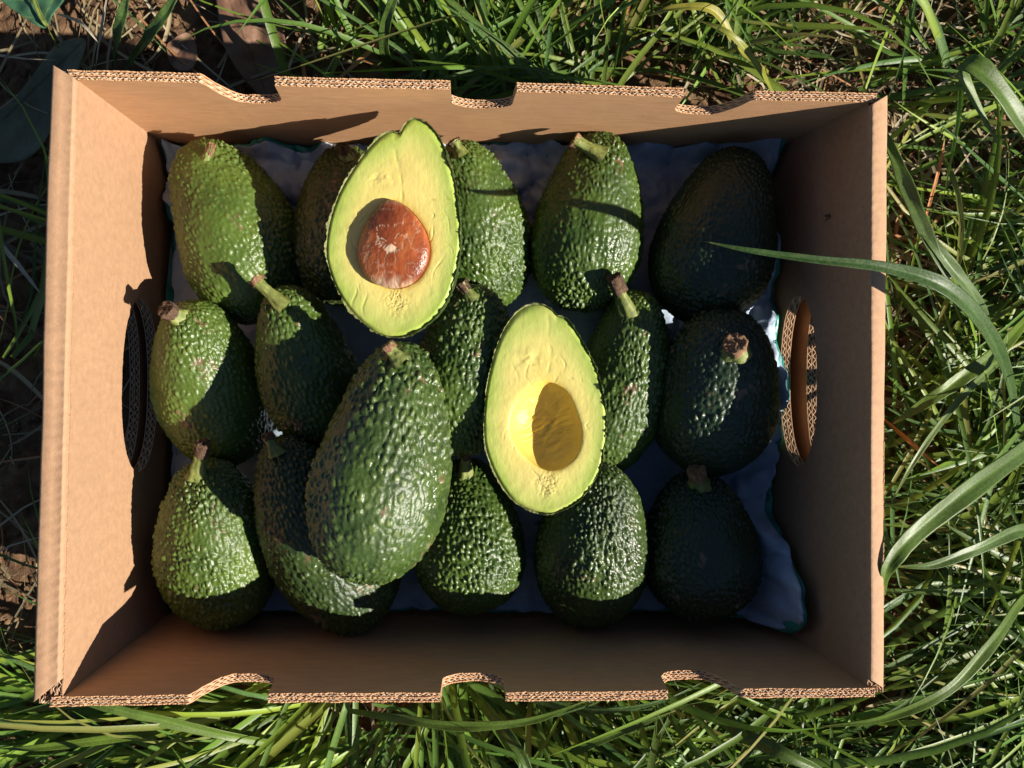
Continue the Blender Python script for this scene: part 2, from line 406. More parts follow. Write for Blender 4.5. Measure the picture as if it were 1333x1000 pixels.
AV = [  # id, stem px/z, base px/z, radius, neck, skin, bend px, stem (base px, tip px, rise, r, woody share), label
 ('A1', (257,185,0.0475),(349,416,0.0361),0.0347,0.84, 'lime', (8, -2), ((270, 202), (276, 189), .004, .0022, .6), 'green avocado lying in the corner between sunlit end wall and notched side wall'),
 ('A2', (450,192,0.0405),(455,400,0.0358),0.0325,0.78, 'olive', (0, 0), ((452, 203), (446, 189), .004, .0030, .6), 'brownish olive avocado almost hidden behind the halved avocado that keeps its seed'),
 ('A3', (597,183,0.0556),(633,406,0.0264),0.0315,0.78, 'green', (6, 0), ((598, 198), (590, 183), .003, .0036, .2), 'green avocado between the seeded half and the plump one with stub bent sideways'),
 ('A4', (785,172,0.0493),(747,405,0.0330),0.0330,0.8, 'green', (0, 0), ((775, 200), (747, 182), .002, .0042, .12), 'plump green avocado by the notched wall with pale stub bent sideways'),
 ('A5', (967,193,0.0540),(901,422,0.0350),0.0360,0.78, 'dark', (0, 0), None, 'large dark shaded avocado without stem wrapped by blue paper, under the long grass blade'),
 ('A6', (243,394,0.0733),(306,595,0.0207),0.0328,0.88, 'lime', (-4, 2), ((228, 410), (215, 402), .008, .0046, .5), 'bright green avocado with round woody stub beside the sunlit handle hole'),
 ('A7', (366,373,0.0719),(434,576,0.0400),0.0288,0.82, 'green', (-2, 2), ((362, 392), (331, 362), .004, .0038, .15), 'slim green avocado with long pale stem, half shaded beside the largest whole avocado'),
 ('A8', (622,371,0.0690),(592,588,0.0420),0.0314,0.82, 'green', (4, 0), ((612, 383), (600, 368), .003, .0032, .5), 'narrow deep green avocado wedged between the two avocado halves'),
 ('A9', (833,378,0.0501),(773,615,0.0263),0.0294,0.84, 'green', (12, 4), ((815, 398), (799, 360), .010, .0044, .4), 'glossy green avocado with tall upright stem, next to the seedless half'),
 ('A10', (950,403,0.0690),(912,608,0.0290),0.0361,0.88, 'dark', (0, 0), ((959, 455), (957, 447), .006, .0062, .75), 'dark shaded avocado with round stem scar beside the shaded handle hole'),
 ('A11', (268,604,0.0681),(295,800,0.0251),0.0353,0.82, 'lime', (-2, 2), ((256, 612), (265, 577), .008, .0042, .3), 'rounded light green avocado with thick stub in the sunlit end of the front row'),
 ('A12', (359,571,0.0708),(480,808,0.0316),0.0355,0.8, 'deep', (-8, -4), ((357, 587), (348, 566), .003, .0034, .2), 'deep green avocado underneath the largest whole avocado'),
 ('A13', (529,446,0.0927),(470,758,0.1030),0.0353,0.8, 'bold', (2, 0), ((520, 464), (503, 450), .002, .0040, .3), 'largest whole avocado, dark and pebbled, lying on top of the others'),
 ('A14', (605,597,0.0275),(618,799,0.0445),0.0325,0.8, 'green', (0, 0), ((607, 612), (606, 576), .012, .0036, .4), 'avocado with yellowish green top between largest avocado and the seedless half'),
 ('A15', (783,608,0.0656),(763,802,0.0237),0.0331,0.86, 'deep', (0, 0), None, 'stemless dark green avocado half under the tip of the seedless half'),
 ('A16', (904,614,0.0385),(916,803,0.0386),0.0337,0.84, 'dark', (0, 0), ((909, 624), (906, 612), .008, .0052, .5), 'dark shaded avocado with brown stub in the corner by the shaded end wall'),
]
ALLV = []
NU, NV = 300, 180
for k, (idn_, s0, s1, R, g0, sk, bend, stem, label) in enumerate(AV):
    p0, p1 = P(*s0), P(*s1); a = p1-p0; L = np.linalg.norm(a); a = a/L
    u = np.cross(a, [0, 0, 1.]); u /= np.linalg.norm(u); w = np.cross(u, a)
    th = np.linspace(0.002, np.pi-.002, NV); t = (1-np.cos(th))/2; ph = np.linspace(0, 2*np.pi, NU, endpoint=False)
    r = R*prof(t, g0)
    bv = np.array([bend[0], -bend[1], 0])/1000*.44
    c = p0+np.outer(t, a)*L+np.outer(np.sin(np.pi*t)**2*(1-t), bv)*1.6
    lump = 1+.025*np.sin(ph*2+k)+.015*np.sin(ph*3+k*2)
    pts = (c[None]+(r[None, :]*lump[:, None])[..., None]*(np.cos(ph)[:, None, None]*u+np.sin(ph)[:, None, None]*w)).reshape(-1, 3)
    nr = lathe_normals(pts, NU, NV); ctr = np.repeat(c[None], NU, 0).reshape(-1, 3)
    if ((pts-ctr)*nr).sum() < 0: nr = -nr
    pole = np.minimum(np.sin(th)*6, 1); tt = np.repeat(t[None], NU, 0).ravel()
    big = idn_ == 'A13'
    local = np.stack([(pts-p0)@u, (pts-p0)@w, ((pts-p0)@a)*.72], 1)
    disp, h, scar = skin_relief(local+k*.37, np.stack([nr@u, nr@w, nr@a], 1), None if False else local[:, 2], tt, 100+k*17, .0037 if big else .0029*(.86+.30*hash3(np.array([k]), np.array([3]), np.array([5]))[0]), .0034 if big else .0024*(.72+.5*hash3(np.array([k]), np.array([7]), np.array([1]))[0]))
    dd = disp-(local+k*.37); dv = dd[:, :1]*u+dd[:, 1:2]*w+dd[:, 2:3]*a
    pts = pts+dv*np.repeat(pole[None], NU, 0).ravel()[:, None]
    # dimple where the stem leaves
    root = empty('avocado', tuple(pts[np.argmin(pts[:, 2])]), label, 'avocado', 'whole avocados packed in the box')
    fa = grid_faces(NU, NV, True)
    ALLV.append(pts[::3])
    mesh('skin', pts, fa, SK[sk], root, attrs={'h': h, 'scar': scar})
    if stem:
        (bx, by), (tx, ty), rise, sr, wd = stem
        pr = np.stack([pts[:, 0]/(CZ-pts[:, 2])*1000+666.5, 500-pts[:, 1]/(CZ-pts[:, 2])*1000], 1)
        dist = np.hypot(pr[:, 0]-bx, pr[:, 1]-by); cand = np.where(dist < max(3, dist.min()+1))[0]
        b = pts[cand[np.argmax(pts[cand, 2])]]; tp = P(tx, ty, b[2]+rise)
        make_stem(root, b-(tp-b)*.25, tp, sr, k+3, wd)

# ------------------------------------------------------------------ avocado halves
def loop(px, zf, n=300, center=None):
    q = np.array([P(x, y, 0)[:2]/CZ for x, y in px])          # directions
    return q
def catmull(pts, n):
    pts = np.asarray(pts, float); m_ = len(pts); out = []
    for i in range(m_):
        a, b, c, d = pts[i-1], pts[i], pts[(i+1) % m_], pts[(i+2) % m_]
        for t in np.linspace(0, 1, 24, endpoint=False):
            out.append(.5*((2*b)+(c-a)*t+(2*a-5*b+4*c-d)*t*t+(3*b-a-3*c+d)*t**3))
    return np.array(out)
def radial(pts, c, n):
    d = pts-c; an = np.arctan2(d[:, 1], d[:, 0]); r = np.hypot(d[:, 0], d[:, 1]); o = np.argsort(an); an = an[o]; r = r[o]
    ph = np.linspace(-np.pi, np.pi, n, endpoint=False)
    return ph, np.interp(ph, np.concatenate([an-2*np.pi, an, an+2*np.pi]), np.concatenate([r, r, r]))
m = M('avocado_flesh'); d = m.attr('d').outputs['Fac']; n = m.noise(55, 4); n2 = m.noise(420, 5, .7, (1, .35, 1))
dd = m.math('ADD', d, m.math('MULTIPLY', m.math('SUBTRACT', n, .5), .16))
c = m.ramp(dd, [(0, (.80, .60, .16)), (.46, (.79, .64, .19)), (.68, (.72, .63, .19)), (.84, (.51, .56, .14)), (.955, (.34, .45, .075)), (1, (.20, .30, .035))])
c = m.mix(m.ramp(m.noise(38, 5, .65, (1, .45, 1)), [(.50, (0, 0, 0)), (.72, (.40, .40, .40))]), c, (.82, .68, .27))
c = m.mix(m.ramp(m.noise(300, 4, .7, (1, .3, 1)), [(.60, (0, 0, 0)), (.75, (.45, .45, .45))]), c, (.62, .46, .12))
br = m.attr('brown').outputs['Fac']
c = m.mix(br, c, (.42, .26, .08)); cav = m.attr('cav').outputs['Fac']
c = m.mix(m.math('MULTIPLY', cav, .92), c, (.73, .53, .10))
flesh = m.set(c, .48, m.bump(n2, .28, .0009), .45, **{'Subsurface Weight': .2, 'Subsurface Radius': (.006, .0045, .0012), 'Subsurface Scale': 1.0})
m = M('avocado_cut_rim'); n = m.noise(500, 4)
rim_mat = m.set(m.ramp(n, [(.3, (.055, .05, .015)), (.7, (.24, .26, .08))]), .7)
m = M('avocado_seed'); n = m.noise(60, 5, .6, (1, .5, 1)); n2 = m.noise(330, 5, .75, (1, .4, 1)); pa = m.attr('papery').outputs['Fac']
c = m.ramp(n, [(.30, (.12, .026, .010)), (.5, (.30, .072, .022)), (.70, (.48, .16, .050))])
c = m.mix(pa, c, (.62, .45, .30))
seed_mat = m.set(c, .25, m.bump(m.math('ADD', n2, pa), .45, .0010), .55)
def make_half(px, cpx, zt, zb, depth, label, sd, seed=None, tiltx=0.):
    n = 420
    ya, yb = max(p[1] for p in px), min(p[1] for p in px)
    def fz(X):                                                # face plane height from photo row
        return X
    cpx = np.array(cpx, float); ctr = (cpx.max(0)+cpx.min(0))/2
    def place(q):                                             # pixel loop -> points on the tilted face
        z = zb+(zt-zb)*(ya-q[:, 1])/(ya-yb)+tiltx*(q[:, 0]-ctr[0])/1000
        return np.array([P(x, y, zz) for (x, y), zz in zip(q, z)])
    ph, ro = radial(catmull(px, n), ctr, n); _, rc = radial(catmull(cpx, n), ctr, n)
    e = np.stack([np.cos(ph), np.sin(ph)], 1)
    nrm = np.cross(place(np.array([ctr, ctr+[10, 0]]))[1]-place(np.array([ctr]))[0], place(np.array([ctr+[0, -10]]))[0]-place(np.array([ctr]))[0]); nrm /= np.linalg.norm(nrm)
    root = empty('avocado_half', tuple(place(np.array([ctr]))[0]-nrm*depth), label, 'avocado half', 'avocado halves lying on the whole ones')
    per = np.cumsum(ro)*2*np.pi/n/1000*.4
    nz = fbm(np.stack([np.cos(ph)*9, np.sin(ph)*9, np.full(n, sd)], 1), 3, sd)
    # flesh: outer ring rows then cavity rows
    rs = random.Random(sd); scratches = []
    for _ in range(22):
        a_ = rs.uniform(0, 6.28); rr_ = rs.uniform(58, 100); ln_ = rs.uniform(10, 42); an_ = rs.choice((1.57, 1.1, 2.0, .3))+rs.uniform(-.3, .3)
        ax_, ay_ = ctr[0]+rr_*.72*math.cos(a_), ctr[1]+rr_*math.sin(a_)-10
        scratches.append((ax_, ay_, ax_+ln_*math.cos(an_), ay_+ln_*math.sin(an_), rs.uniform(.25, 1)))
    NB, NC = 90, 46; rows = []; dval = []; cav = []; brown = []
    s = np.linspace(1, 0, NB)
    for q in s:
        rad = rc+(ro*.985-rc)*q; xy = ctr+e*rad[:, None]; p = place(xy)
        lip = (1-q)**(16 if not seed else 14)
        dz = -.0012*np.clip((q-.90)/.10, 0, 1)**2-.0008*lip
        loc = np.concatenate([xy*.0004, np.zeros((n, 1))], 1)
        dz = dz+.00022*fbm(loc*45, 2, sd)+.00004*fbm(loc*420, 3, sd+2)
        # crease running from the neck to the seed, scuffed fibres below the seed
        cx = (xy[:, 0]-(ctr[0]+4+3*np.sin(xy[:, 1]/17)+5*vnoise(np.stack([xy[:, 1]*.05, xy[:, 1]*0, xy[:, 1]*0], 1), sd)))/1.6; up = np.clip((ctr[1]-35-xy[:, 1])/25, 0, 1)
        dz = dz-.00022*np.exp(-cx**2)*up*np.clip(.6+vnoise(np.stack([xy[:, 1]*.09, xy[:, 0]*.02, xy[:, 1]*0], 1), sd+1), 0, 1)
        sx = (xy[:, 0]-ctr[0]-2)/16; sy = (xy[:, 1]-(ctr[1]+76))/17; sp = np.exp(-sx**2-sy**2)
        fib = fbm(np.stack([xy[:, 0]*.30+xy[:, 1]*.12, xy[:, 1]*.07, np.zeros(n)], 1), 3, sd+5)
        ck1, ck2, _ = voronoi(np.stack([xy[:, 0]*.17+.06*xy[:, 1], xy[:, 1]*.10, np.full(n, .5)], 1)+.5*fib[:, None], sd+60)
        crack = np.clip(1-(ck2-ck1)*7, 0, 1)*np.clip(sp*1.8-.25, 0, 1)
        dz = dz+.00018*sp*fib-.0004*crack
        scr = np.zeros(n)
        for (ax_, ay_, bx_, by_, dep_) in scratches:
            vx, vy = bx_-ax_, by_-ay_; tq = np.clip(((xy[:, 0]-ax_)*vx+(xy[:, 1]-ay_)*vy)/(vx*vx+vy*vy), 0, 1)
            ds = np.hypot(xy[:, 0]-ax_-vx*tq+2.5*np.sin(tq*5+ax_), xy[:, 1]-ay_-vy*tq); scr = scr+dep_*np.exp(-(ds/1.1)**2)*np.sin(np.pi*np.clip(tq, .02, .98))
        dz = dz-.00035*scr
        bx = (xy[:, 0]-(ctr[0]-22))/13; by = (xy[:, 1]-(ctr[1]-88))/9; bp = np.exp(-bx**2-by**2)
        dz = dz+bp*.0007*fbm(np.stack([xy[:, 0]*.07, xy[:, 1]*.09, np.zeros(n)], 1), 3, sd+8)
        # faint sweeping knife arcs
        arc = np.hypot(xy[:, 0]-(ctr[0]-60), xy[:, 1]-(ctr[1]+40)); dz = dz+0.00004*np.sin(arc*.24+2*fbm(loc*60, 2, sd))*np.clip(q*2, 0, 1)
        rows.append(p+nrm*dz[:, None]); dval.append(np.full(n, .25)+.75*(rad-rc*.6)/(ro-rc*.6)*1.0-.25*0 if False else np.clip(rad/ro, 0, 1)); cav.append(np.full(n, (1-q)**22*.9))
        brown.append(np.clip(crack*.55+.30*np.clip(scr, 0, 1)+.35*np.exp(-cx**2*2)*up*np.clip(.3+fib, 0, 1)+bp*.08, 0, .7))
    dep = .0175 if seed else .0135
    for j in range(1, NC):
        q = math.cos(j/(NC-1)*math.pi/2)
        xy = ctr+e*(rc*max(q, .004))[:, None]; p = place(xy); loc = np.concatenate([xy*.0004, np.full((n, 1), j*.0001)], 1)
        dz = -.0008-dep*math.sin(j/(NC-1)*math.pi/2)**.95+.00045*fbm(loc*110, 3, sd+20)
        w = fbm(np.stack([xy[:, 0]*.10+xy[:, 1]*.22, xy[:, 1]*.03-xy[:, 0]*.06, np.zeros(n)], 1), 3, sd+9)
        dz = dz+.0007*w*(1-q)
        rows.append(p+nrm*dz[:, None]); dval.append(np.full(n, .2*q)); cav.append(np.full(n, 1.)); brown.append(np.clip(w, 0, 1)*.25*(1-q))
    V = np.stack(rows, 1).reshape(-1, 3); nv = len(rows)
    fo = mesh('flesh', V, grid_faces(n, nv, True), flesh, root, attrs={'d': np.stack(dval, 1).ravel(), 'cav': np.stack(cav, 1).ravel(), 'brown': np.stack(brown, 1).ravel()})
    # skin: from a proud ragged rim down round the back
    NS = 70; rows = []; tt = []
    base = place(ctr+e*ro[:, None]); mid = place(np.array([ctr]))[0]
    rag = .0009*nz+.0006*fbm(np.stack([per*700, np.zeros(n), np.zeros(n)], 1), 3, sd+40)
    for j in range(NS):
        a = j/(NS-1)*math.pi/2
        f = math.cos(a)**.9 if j < NS-1 else .001
        q = mid+(base-mid)*f-nrm*(depth*math.sin(a)**1.0)
        q = q+nrm*(rag*max(0, 1-j/5))[:, None]
        rows.append(q)
    pts = np.stack(rows, 1).reshape(-1, 3); nr = lathe_normals(pts, n, NS)
    if ((pts-mid)*nr).sum() < 0: nr = -nr
    disp, h, scar = skin_relief(pts, nr, pts[:, 1], np.full(len(pts), .5), 900+sd, .0030, .0013)
    ALLV.append(disp[::3])
    so = mesh('skin', disp, grid_faces(n, NS, True), SK['deep'], root, attrs={'h': h, 'scar': scar})
    # thin brownish cut edge of the skin between flesh and outside
    rows = [place(ctr+e*(ro*.988)[:, None])-nrm*.0016, place(ctr+e*(ro*.992)[:, None])+nrm*(rag*.6-.0003)[:, None], disp.reshape(n, NS, 3)[:, 0]+nrm*.0001]
    mesh('skin_rim', np.stack(rows, 1).reshape(-1, 3), grid_faces(n, 3, True), rim_mat, so)
    if seed:
        lift = seed; rows = []; nvs = 60; pap = []
        for j in range(nvs):
            a = -math.pi/2*.98+(math.pi*.98+.0)*j/(nvs-1)
            f = math.cos(a) if j < nvs-1 else .004
            xy = ctr+e*(rc*1.0*max(f, .004))[:, None]; p = place(xy)
            hh = lift*.22+(lift*.78 if a > 0 else dep*.94)*math.sin(a)
            loc = np.concatenate([xy*.0004, np.full((n, 1), hh)], 1)
            rows.append(p+nrm*(hh+.0004*fbm(loc*90, 3, 71)+.00012*fbm(loc*600, 2, 72))[:, None])
            x_, y_ = xy[:, 0]-ctr[0], xy[:, 1]-ctr[1]
            fibre = fbm(np.stack([x_*.16+y_*.05, y_*.045, np.full(n, .5)], 1), 4, 77)
            thin = np.abs(fbm(np.stack([x_*.09, y_*.06, np.full(n, 9.)], 1), 3, 79))
            blot = np.exp(-((x_+10)/22)**2-((y_+12)/26)**2)
            lower = np.clip((y_-38-.10*np.abs(x_))/12, 0, 1)
            spot = (((x_-0)/9)**2+((y_-8)/5)**2 < 1+.6*fibre)*.95
            pap.append(np.clip(np.clip(.13-thin, 0, 1)*6.5*(blot*.95+.30)+lower*(.45+.5*fibre)+spot+np.clip((-y_-48)/10, 0, 1)*.3, 0, .95))
        V = np.stack(rows, 1).reshape(-1, 3)
        so = mesh('seed', V, grid_faces(n, nvs, True), seed_mat, root, attrs={'papery': np.stack(pap, 1).ravel()})
        so['label'] = 'glossy reddish brown seed with pale papery flecks'
    return root
H1 = [(541, 153), (560, 163), (577, 188), (590, 230), (597, 270), (600, 310), (595, 350), (585, 385), (565, 415), (540, 433), (515, 440), (490, 434), (465, 415), (445, 390), (432, 365), (424, 335), (425, 305), (430, 280), (440, 252), (455, 225), (472, 200), (490, 180), (503, 171), (511, 170), (517, 172), (522, 169), (526, 161), (532, 155)]
S1 = [(510, 261), (526, 267), (542, 282), (555, 303), (560, 325), (555, 348), (541, 367), (518, 376), (495, 372), (477, 359), (467, 338), (469, 314), (480, 289), (495, 269)]
H2 = [(700, 395), (712, 398), (720, 404), (725, 410), (732, 412), (739, 415), (748, 427), (762, 450), (775, 475), (785, 510), (790, 545), (788, 580), (780, 615), (762, 645), (740, 662), (715, 670), (690, 665), (665, 650), (645, 620), (632, 585), (629, 550), (632, 510), (640, 470), (652, 435), (668, 410), (684, 398)]
S2 = [(718, 498), (738, 510), (750, 535), (757, 565), (752, 590), (735, 608), (715, 613), (695, 605), (675, 585), (664, 562), (667, 535), (684, 512), (700, 500)]
make_half(H1, S1, 0.1017, 0.0967, .036, 'halved avocado, pale yellow flesh with its brown seed in place, against the notched wall', 3, seed=.0072, tiltx=.05)
make_half(H2, S2, 0.0921, 0.0882, .031, 'halved avocado with yellow flesh and an empty seed hollow, on top in the middle', 6, tiltx=.05)

# ------------------------------------------------------------------ packing paper and tray
allv = np.concatenate(ALLV)
nx, ny = 330, 250
px0, px1, py0, py1 = -.2165, .1600, -.1440, .1475
gx_ = np.linspace(px0, px1, nx); gy_ = np.linspace(py0, py1, ny)
low = np.full((nx, ny), .2)
ii = np.clip(((allv[:, 0]-px0)/(px1-px0)*(nx-1)).round().astype(int), 0, nx-1); jj = np.clip(((allv[:, 1]-py0)/(py1-py0)*(ny-1)).round().astype(int), 0, ny-1)
np.minimum.at(low, (ii, jj), allv[:, 2])
for _ in range(3):
    lw = low.copy()
    for a in (-1, 0, 1):
        for b in (-1, 0, 1): lw = np.minimum(lw, np.roll(np.roll(low, a, 0), b, 1))
    low = lw
def paper_height(seed, amp, base, rimr):
    X, Y = np.meshgrid(gx_, gy_, indexing='ij'); p = np.stack([X.ravel(), Y.ravel(), np.zeros(X.size)], 1)
    d1, d2, idn = voronoi(p*17+.25*np.stack([fbm(p*22, 2, seed)]*3, 1), seed+1)
    lump = np.clip(1-d1*d1*1.5, 0, 1)*(.5+.5*idn)
    # crumple: sum of creased folds
    cr = 0
    for k in range(7):
        an = rng.random()*6.28; fr = 45+60*rng.random()
        q = (p[:, 0]*math.cos(an)+p[:, 1]*math.sin(an))*fr+1.5*fbm(p*20, 2, seed+k*3)
        cr = cr+np.abs((q % 2)-1)/7
    h = base+amp*lump+.011*(cr-.5)+.006*np.abs(fbm(p*60, 3, seed+40))
    ex = np.clip((p[:, 0]-(px1-.016))/.016, 0, 1); h = h+ex*rimr*(.6+.7*fbm(p*26, 2, seed+44))
    et = np.clip((p[:, 1]-(py1-.010))/.010, 0, 1); h = h+et*.008; h = h+np.clip((px0+.007-p[:, 0])/.007, 0, 1)*.012*(.6+.5*fbm(p*30, 2, seed+47))
    return p, h
pp, ph_ = paper_height(300, .030, .002, .034)
hmax = low.ravel()-.0018
# smooth the clamp a little
inner = np.clip((.118-pp[:, 1])/.02, 0, 1)*np.clip((.125-pp[:, 0])/.02, 0, 1)
ph_ = ph_*(1-inner)+np.minimum(ph_, .004+.25*ph_)*inner
z = np.minimum(ph_, hmax); z = np.maximum(z, -.0085)
# wavy outline
edge = .0045*fbm(pp*40, 3, 600)
pp2 = pp.copy(); pp2[:, 0] = np.clip(pp[:, 0]+edge*np.clip((np.abs(pp[:, 0]+.028)-.13)/.05, 0, 1), px0, px1+.002)
pp2[:, 1] = np.clip(pp[:, 1]+.7*edge[::-1]*np.clip((np.abs(pp[:, 1])-.11)/.03, 0, 1), -.1455, py1+.001); pp2[:, 2] = z
m = M('tissue_paper'); n = m.noise(90, 5, .6); n2 = m.noise(500, 4, .7)
rn = m.n.new('ShaderNodeTexNoise'); rn.noise_type = 'RIDGED_MULTIFRACTAL'; rn.inputs['Scale'].default_value = 34; rn.inputs['Detail'].default_value = 3; rn.inputs['Distortion'].default_value = .6
m.l.new(m.coords(), rn.inputs['Vector'])
pm = m.set(m.ramp(n, [(.3, (.31, .39, .50)), (.7, (.42, .50, .61))]), .75, m.bump(n2, .25, .001, m.bump(rn.outputs['Fac'], .9, .005)), .3)
v, f = sheet(pp2, .0004, nx, ny)
paper = mesh('tissue_paper', v, f, pm); tag(paper, 'crumpled pale blue packing paper lining the box under the avocados', 'paper')
tp = pp.copy(); tp[:, 0] = (tp[:, 0]+.02825)*1.012-.02825; tp[:, 1] = (tp[:, 1]-.00175)*1.008+.00175
ez = np.clip((-.2135+.0035-tp[:, 0])/.004, 0, 1)*.045
tp[:, 2] = np.maximum(np.minimum(z, pp2[:, 2])-.0022, -.0125)
lft = pp[:, 0] < px0+.002; tp[lft, 2] = .011+.005*np.sin(pp[lft, 1]*30); tp[lft, 0] = -.2158-.0015*np.sin(pp[lft, 1]*45)
m = M('teal_plastic'); n = m.noise(60, 3)
tm = m.set(m.ramp(n, [(.3, (.02, .20, .15)), (.7, (.05, .34, .25))]), .35, None, .5)
v, f = sheet(tp, .0005, nx, ny)
tray = mesh('packing_tray', v, f, tm); tag(tray, 'thin teal plastic fruit tray peeping out beneath the blue paper', 'tray')

# ------------------------------------------------------------------ grass
def leaf_mat(name, rough=.42, trans=.42):
    m = M(name); c = m.attr('col').outputs['Color']; n = m.noise(700, 3, .6)
    c = m.mix(m.math('MULTIPLY', m.ramp(n, [(.4, (0, 0, 0)), (.75, (1, 1, 1))]), .30), c, (.30, .36, .12))
    m.set(c, rough, m.bump(n, .2, .0006), .42)
    tr = m.n.new('ShaderNodeBsdfTranslucent'); m.l.new(c, tr.inputs[0]); mx = m.n.new('ShaderNodeMixShader'); mx.inputs[0].default_value = trans
    m.l.new(m.b.outputs[0], mx.inputs[1]); m.l.new(tr.outputs[0], mx.inputs[2]); m.l.new(mx.outputs[0], m.out.inputs[0]); return m.m
grass_mat = leaf_mat('grass_blade'); straw_mat = leaf_mat('dry_straw', .7, .15)
def in_box(q, pad=.005):
    x, y, z = q[..., 0], q[..., 1], q[..., 2]
    zt = zr(x)+.012
    return (x > -.238-pad) & (x < .189+pad) & (y > -.156-pad) & (y < .158+pad) & (z < zt)
PROF = np.array([.62, .85, 1, 1, .95, .82, .6, .34, .03])
def blades(base, az, length, width, e0, e1, twist, cols, tipcols, floor, K=9, reject=True, roll=None):
    """vectorised strips with a folded cross-section. arrays of n"""
    n = len(az); s = np.linspace(0, 1, K)
    el = e0[:, None]+(e1-e0)[:, None]*s[None]**1.15; azz = az[:, None]+twist[:, None]*s[None]**1.5
    step = (length/(K-1))[:, None]
    dx = np.cos(el)*np.cos(azz)*step; dy = np.cos(el)*np.sin(azz)*step; dz = np.sin(el)*step
    c = np.stack([np.cumsum(dx, 1)-dx[:, :1], np.cumsum(dy, 1)-dy[:, :1], np.cumsum(dz, 1)-dz[:, :1]], -1)+base[:, None]
    c[..., 2] = np.maximum(c[..., 2], floor[:, None]*np.ones(K)[None])
    if reject:
        bad = in_box(c).any(1) | (c[..., 2] > .22).any(1)
        keep = ~bad; c = c[keep]; azz = azz[keep]; width = width[keep]; cols = cols[keep]; tipcols = tipcols[keep]; n = keep.sum()
        roll = None if roll is None else roll[keep]
    t = np.gradient(c, axis=1); t /= np.maximum(np.linalg.norm(t, axis=2, keepdims=True), 1e-9)
    side = np.stack([-np.sin(azz), np.cos(azz), np.zeros_like(azz)], -1); up = np.cross(t, side)
    if roll is not None:
        cr, sr = np.cos(roll)[:, None, None], np.sin(roll)[:, None, None]; side, up = side*cr+up*sr, up*cr-side*sr
    w = width[:, None]*np.interp(np.linspace(0, 1, K), np.linspace(0, 1, len(PROF)), PROF)[None]/2
    L_ = c+side*w[..., None]+up*(w*.35)[..., None]; R_ = c-side*w[..., None]+up*(w*.35)[..., None]
    V = np.stack([L_, c, R_], 2).reshape(-1, 3)                # n*K*3
    col = cols[:, None]*(1-s[None, :, None])+tipcols[:, None]*s[None, :, None]
    lt = np.array([.9, 1.25, 1.0])
    C = (col[:, :, None]*lt[None, None, :, None]).reshape(-1, 3)
    i = np.arange(n)[:, None, None]*K*3; k = np.arange(K-1)[None, :, None]*3
    f1 = np.stack([i+k, i+k+1, i+k+4, i+k+3], -1).reshape(-1, 4); f2 = np.stack([i+k+1, i+k+2, i+k+5, i+k+4], -1).reshape(-1, 4)
    return V, np.concatenate([f1, f2]), np.clip(C, 0, 1)
GREEN = np.array([(.050, .115, .012), (.080, .165, .014), (.070, .150, .022), (.115, .200, .016), (.042, .10, .025), (.16, .23, .022)])
def pick(n, pal, jit=.22):
    c = pal[rng.integers(0, len(pal), n)]; return c*(1+jit*(rng.random((n, 1))*2-1))
def scatter(n, xr_, yr_, dens):
    x = rng.uniform(*xr_, n); y = rng.uniform(*yr_, n); k = rng.random(n) < dens(x, y); return x[k], y[k]
def sm(a, b, x): t = np.clip((x-a)/(b-a), 0, 1); return t*t*(3-2*t)
def dens(x, y):
    clump = .45+.75*np.clip(.5+fbm(np.stack([x*9, y*9, x*0], 1), 2, 70), 0, 1)
    right = sm(.15, .22, x); bottom = sm(-.14, -.18, y)*sm(-.34, -.22, x); top = sm(.12, .17, y)*sm(-.15, -.03, x)
    d = np.maximum(np.maximum(right, bottom), top)
    d = np.maximum(d, .03)
    bare = np.exp(-((x-.30)/.07)**2-((y+.215)/.06)**2)          # soil shows by the lower corner
    bare2 = np.exp(-((x-.30)/.09)**2-((y-.08)/.05)**2)*.4
    litter = .5*sm(.06, .14, x)*sm(.10, .16, y)
    return d*clump*(1-.80*bare)*(1-bare2)*(1-litter)
def field(x, y, n):
    az = rng.uniform(0, 2*np.pi, n)
    r = (x > .17) & (y < .12); az = np.where(r, np.where(rng.random(n) < .7, rng.normal(3.45, .55, n), rng.normal(.5, .6, n)), az)
    b = (y < -.14) & (x < .2); az = np.where(b, np.where(x < -.10, rng.normal(3.35, .55, n), rng.normal(5.2, .65, n)), az)
    t = (y > .13) & (x < .08); az = np.where(t, rng.normal(1.7, .8, n)+np.pi*(rng.random(n) < .35), az)
    t = (y > .11) & (x >= .08); az = np.where(t, np.where(rng.random(n) < .5, rng.normal(.75, .5, n), rng.normal(3.9, .5, n)), az)
    return az
tx_, ty_ = scatter(2250, (-.62, .62), (-.52, .52), dens); taz = field(tx_, ty_, len(tx_))
cnt = rng.integers(4, 13, len(tx_)); idx = np.repeat(np.arange(len(tx_)), cnt); n = len(idx)
x = tx_[idx]+rng.normal(0, .008, n); y = ty_[idx]+rng.normal(0, .008, n); az = taz[idx]+rng.normal(0, .38, n)
bz = ground_z(x, y)
e0 = rng.uniform(.25, 1.15, n); e1 = rng.uniform(-.6, .25, n)
ln = np.minimum(rng.gamma(6, .021, n)+.03, .23); wd = np.minimum(rng.gamma(4, .00062, n)+.0010, .0058)
fl = bz+.002+rng.random(n)*.022
tone = (.55+.8*rng.random(len(tx_)))[idx][:, None]
cg = pick(n, GREEN)*tone*1.2; tipc = np.where(rng.random((n, 1)) < .12, pick(n, np.array([(.35, .28, .09), (.30, .26, .06)])), cg*1.1)
V, F, C = blades(np.stack([x, y, bz], 1), az, ln, wd, e0, e1, rng.normal(0, .5, n), cg*.9+np.array([.02, .02, .008]), tipc, fl, roll=rng.normal(0, .5, n))
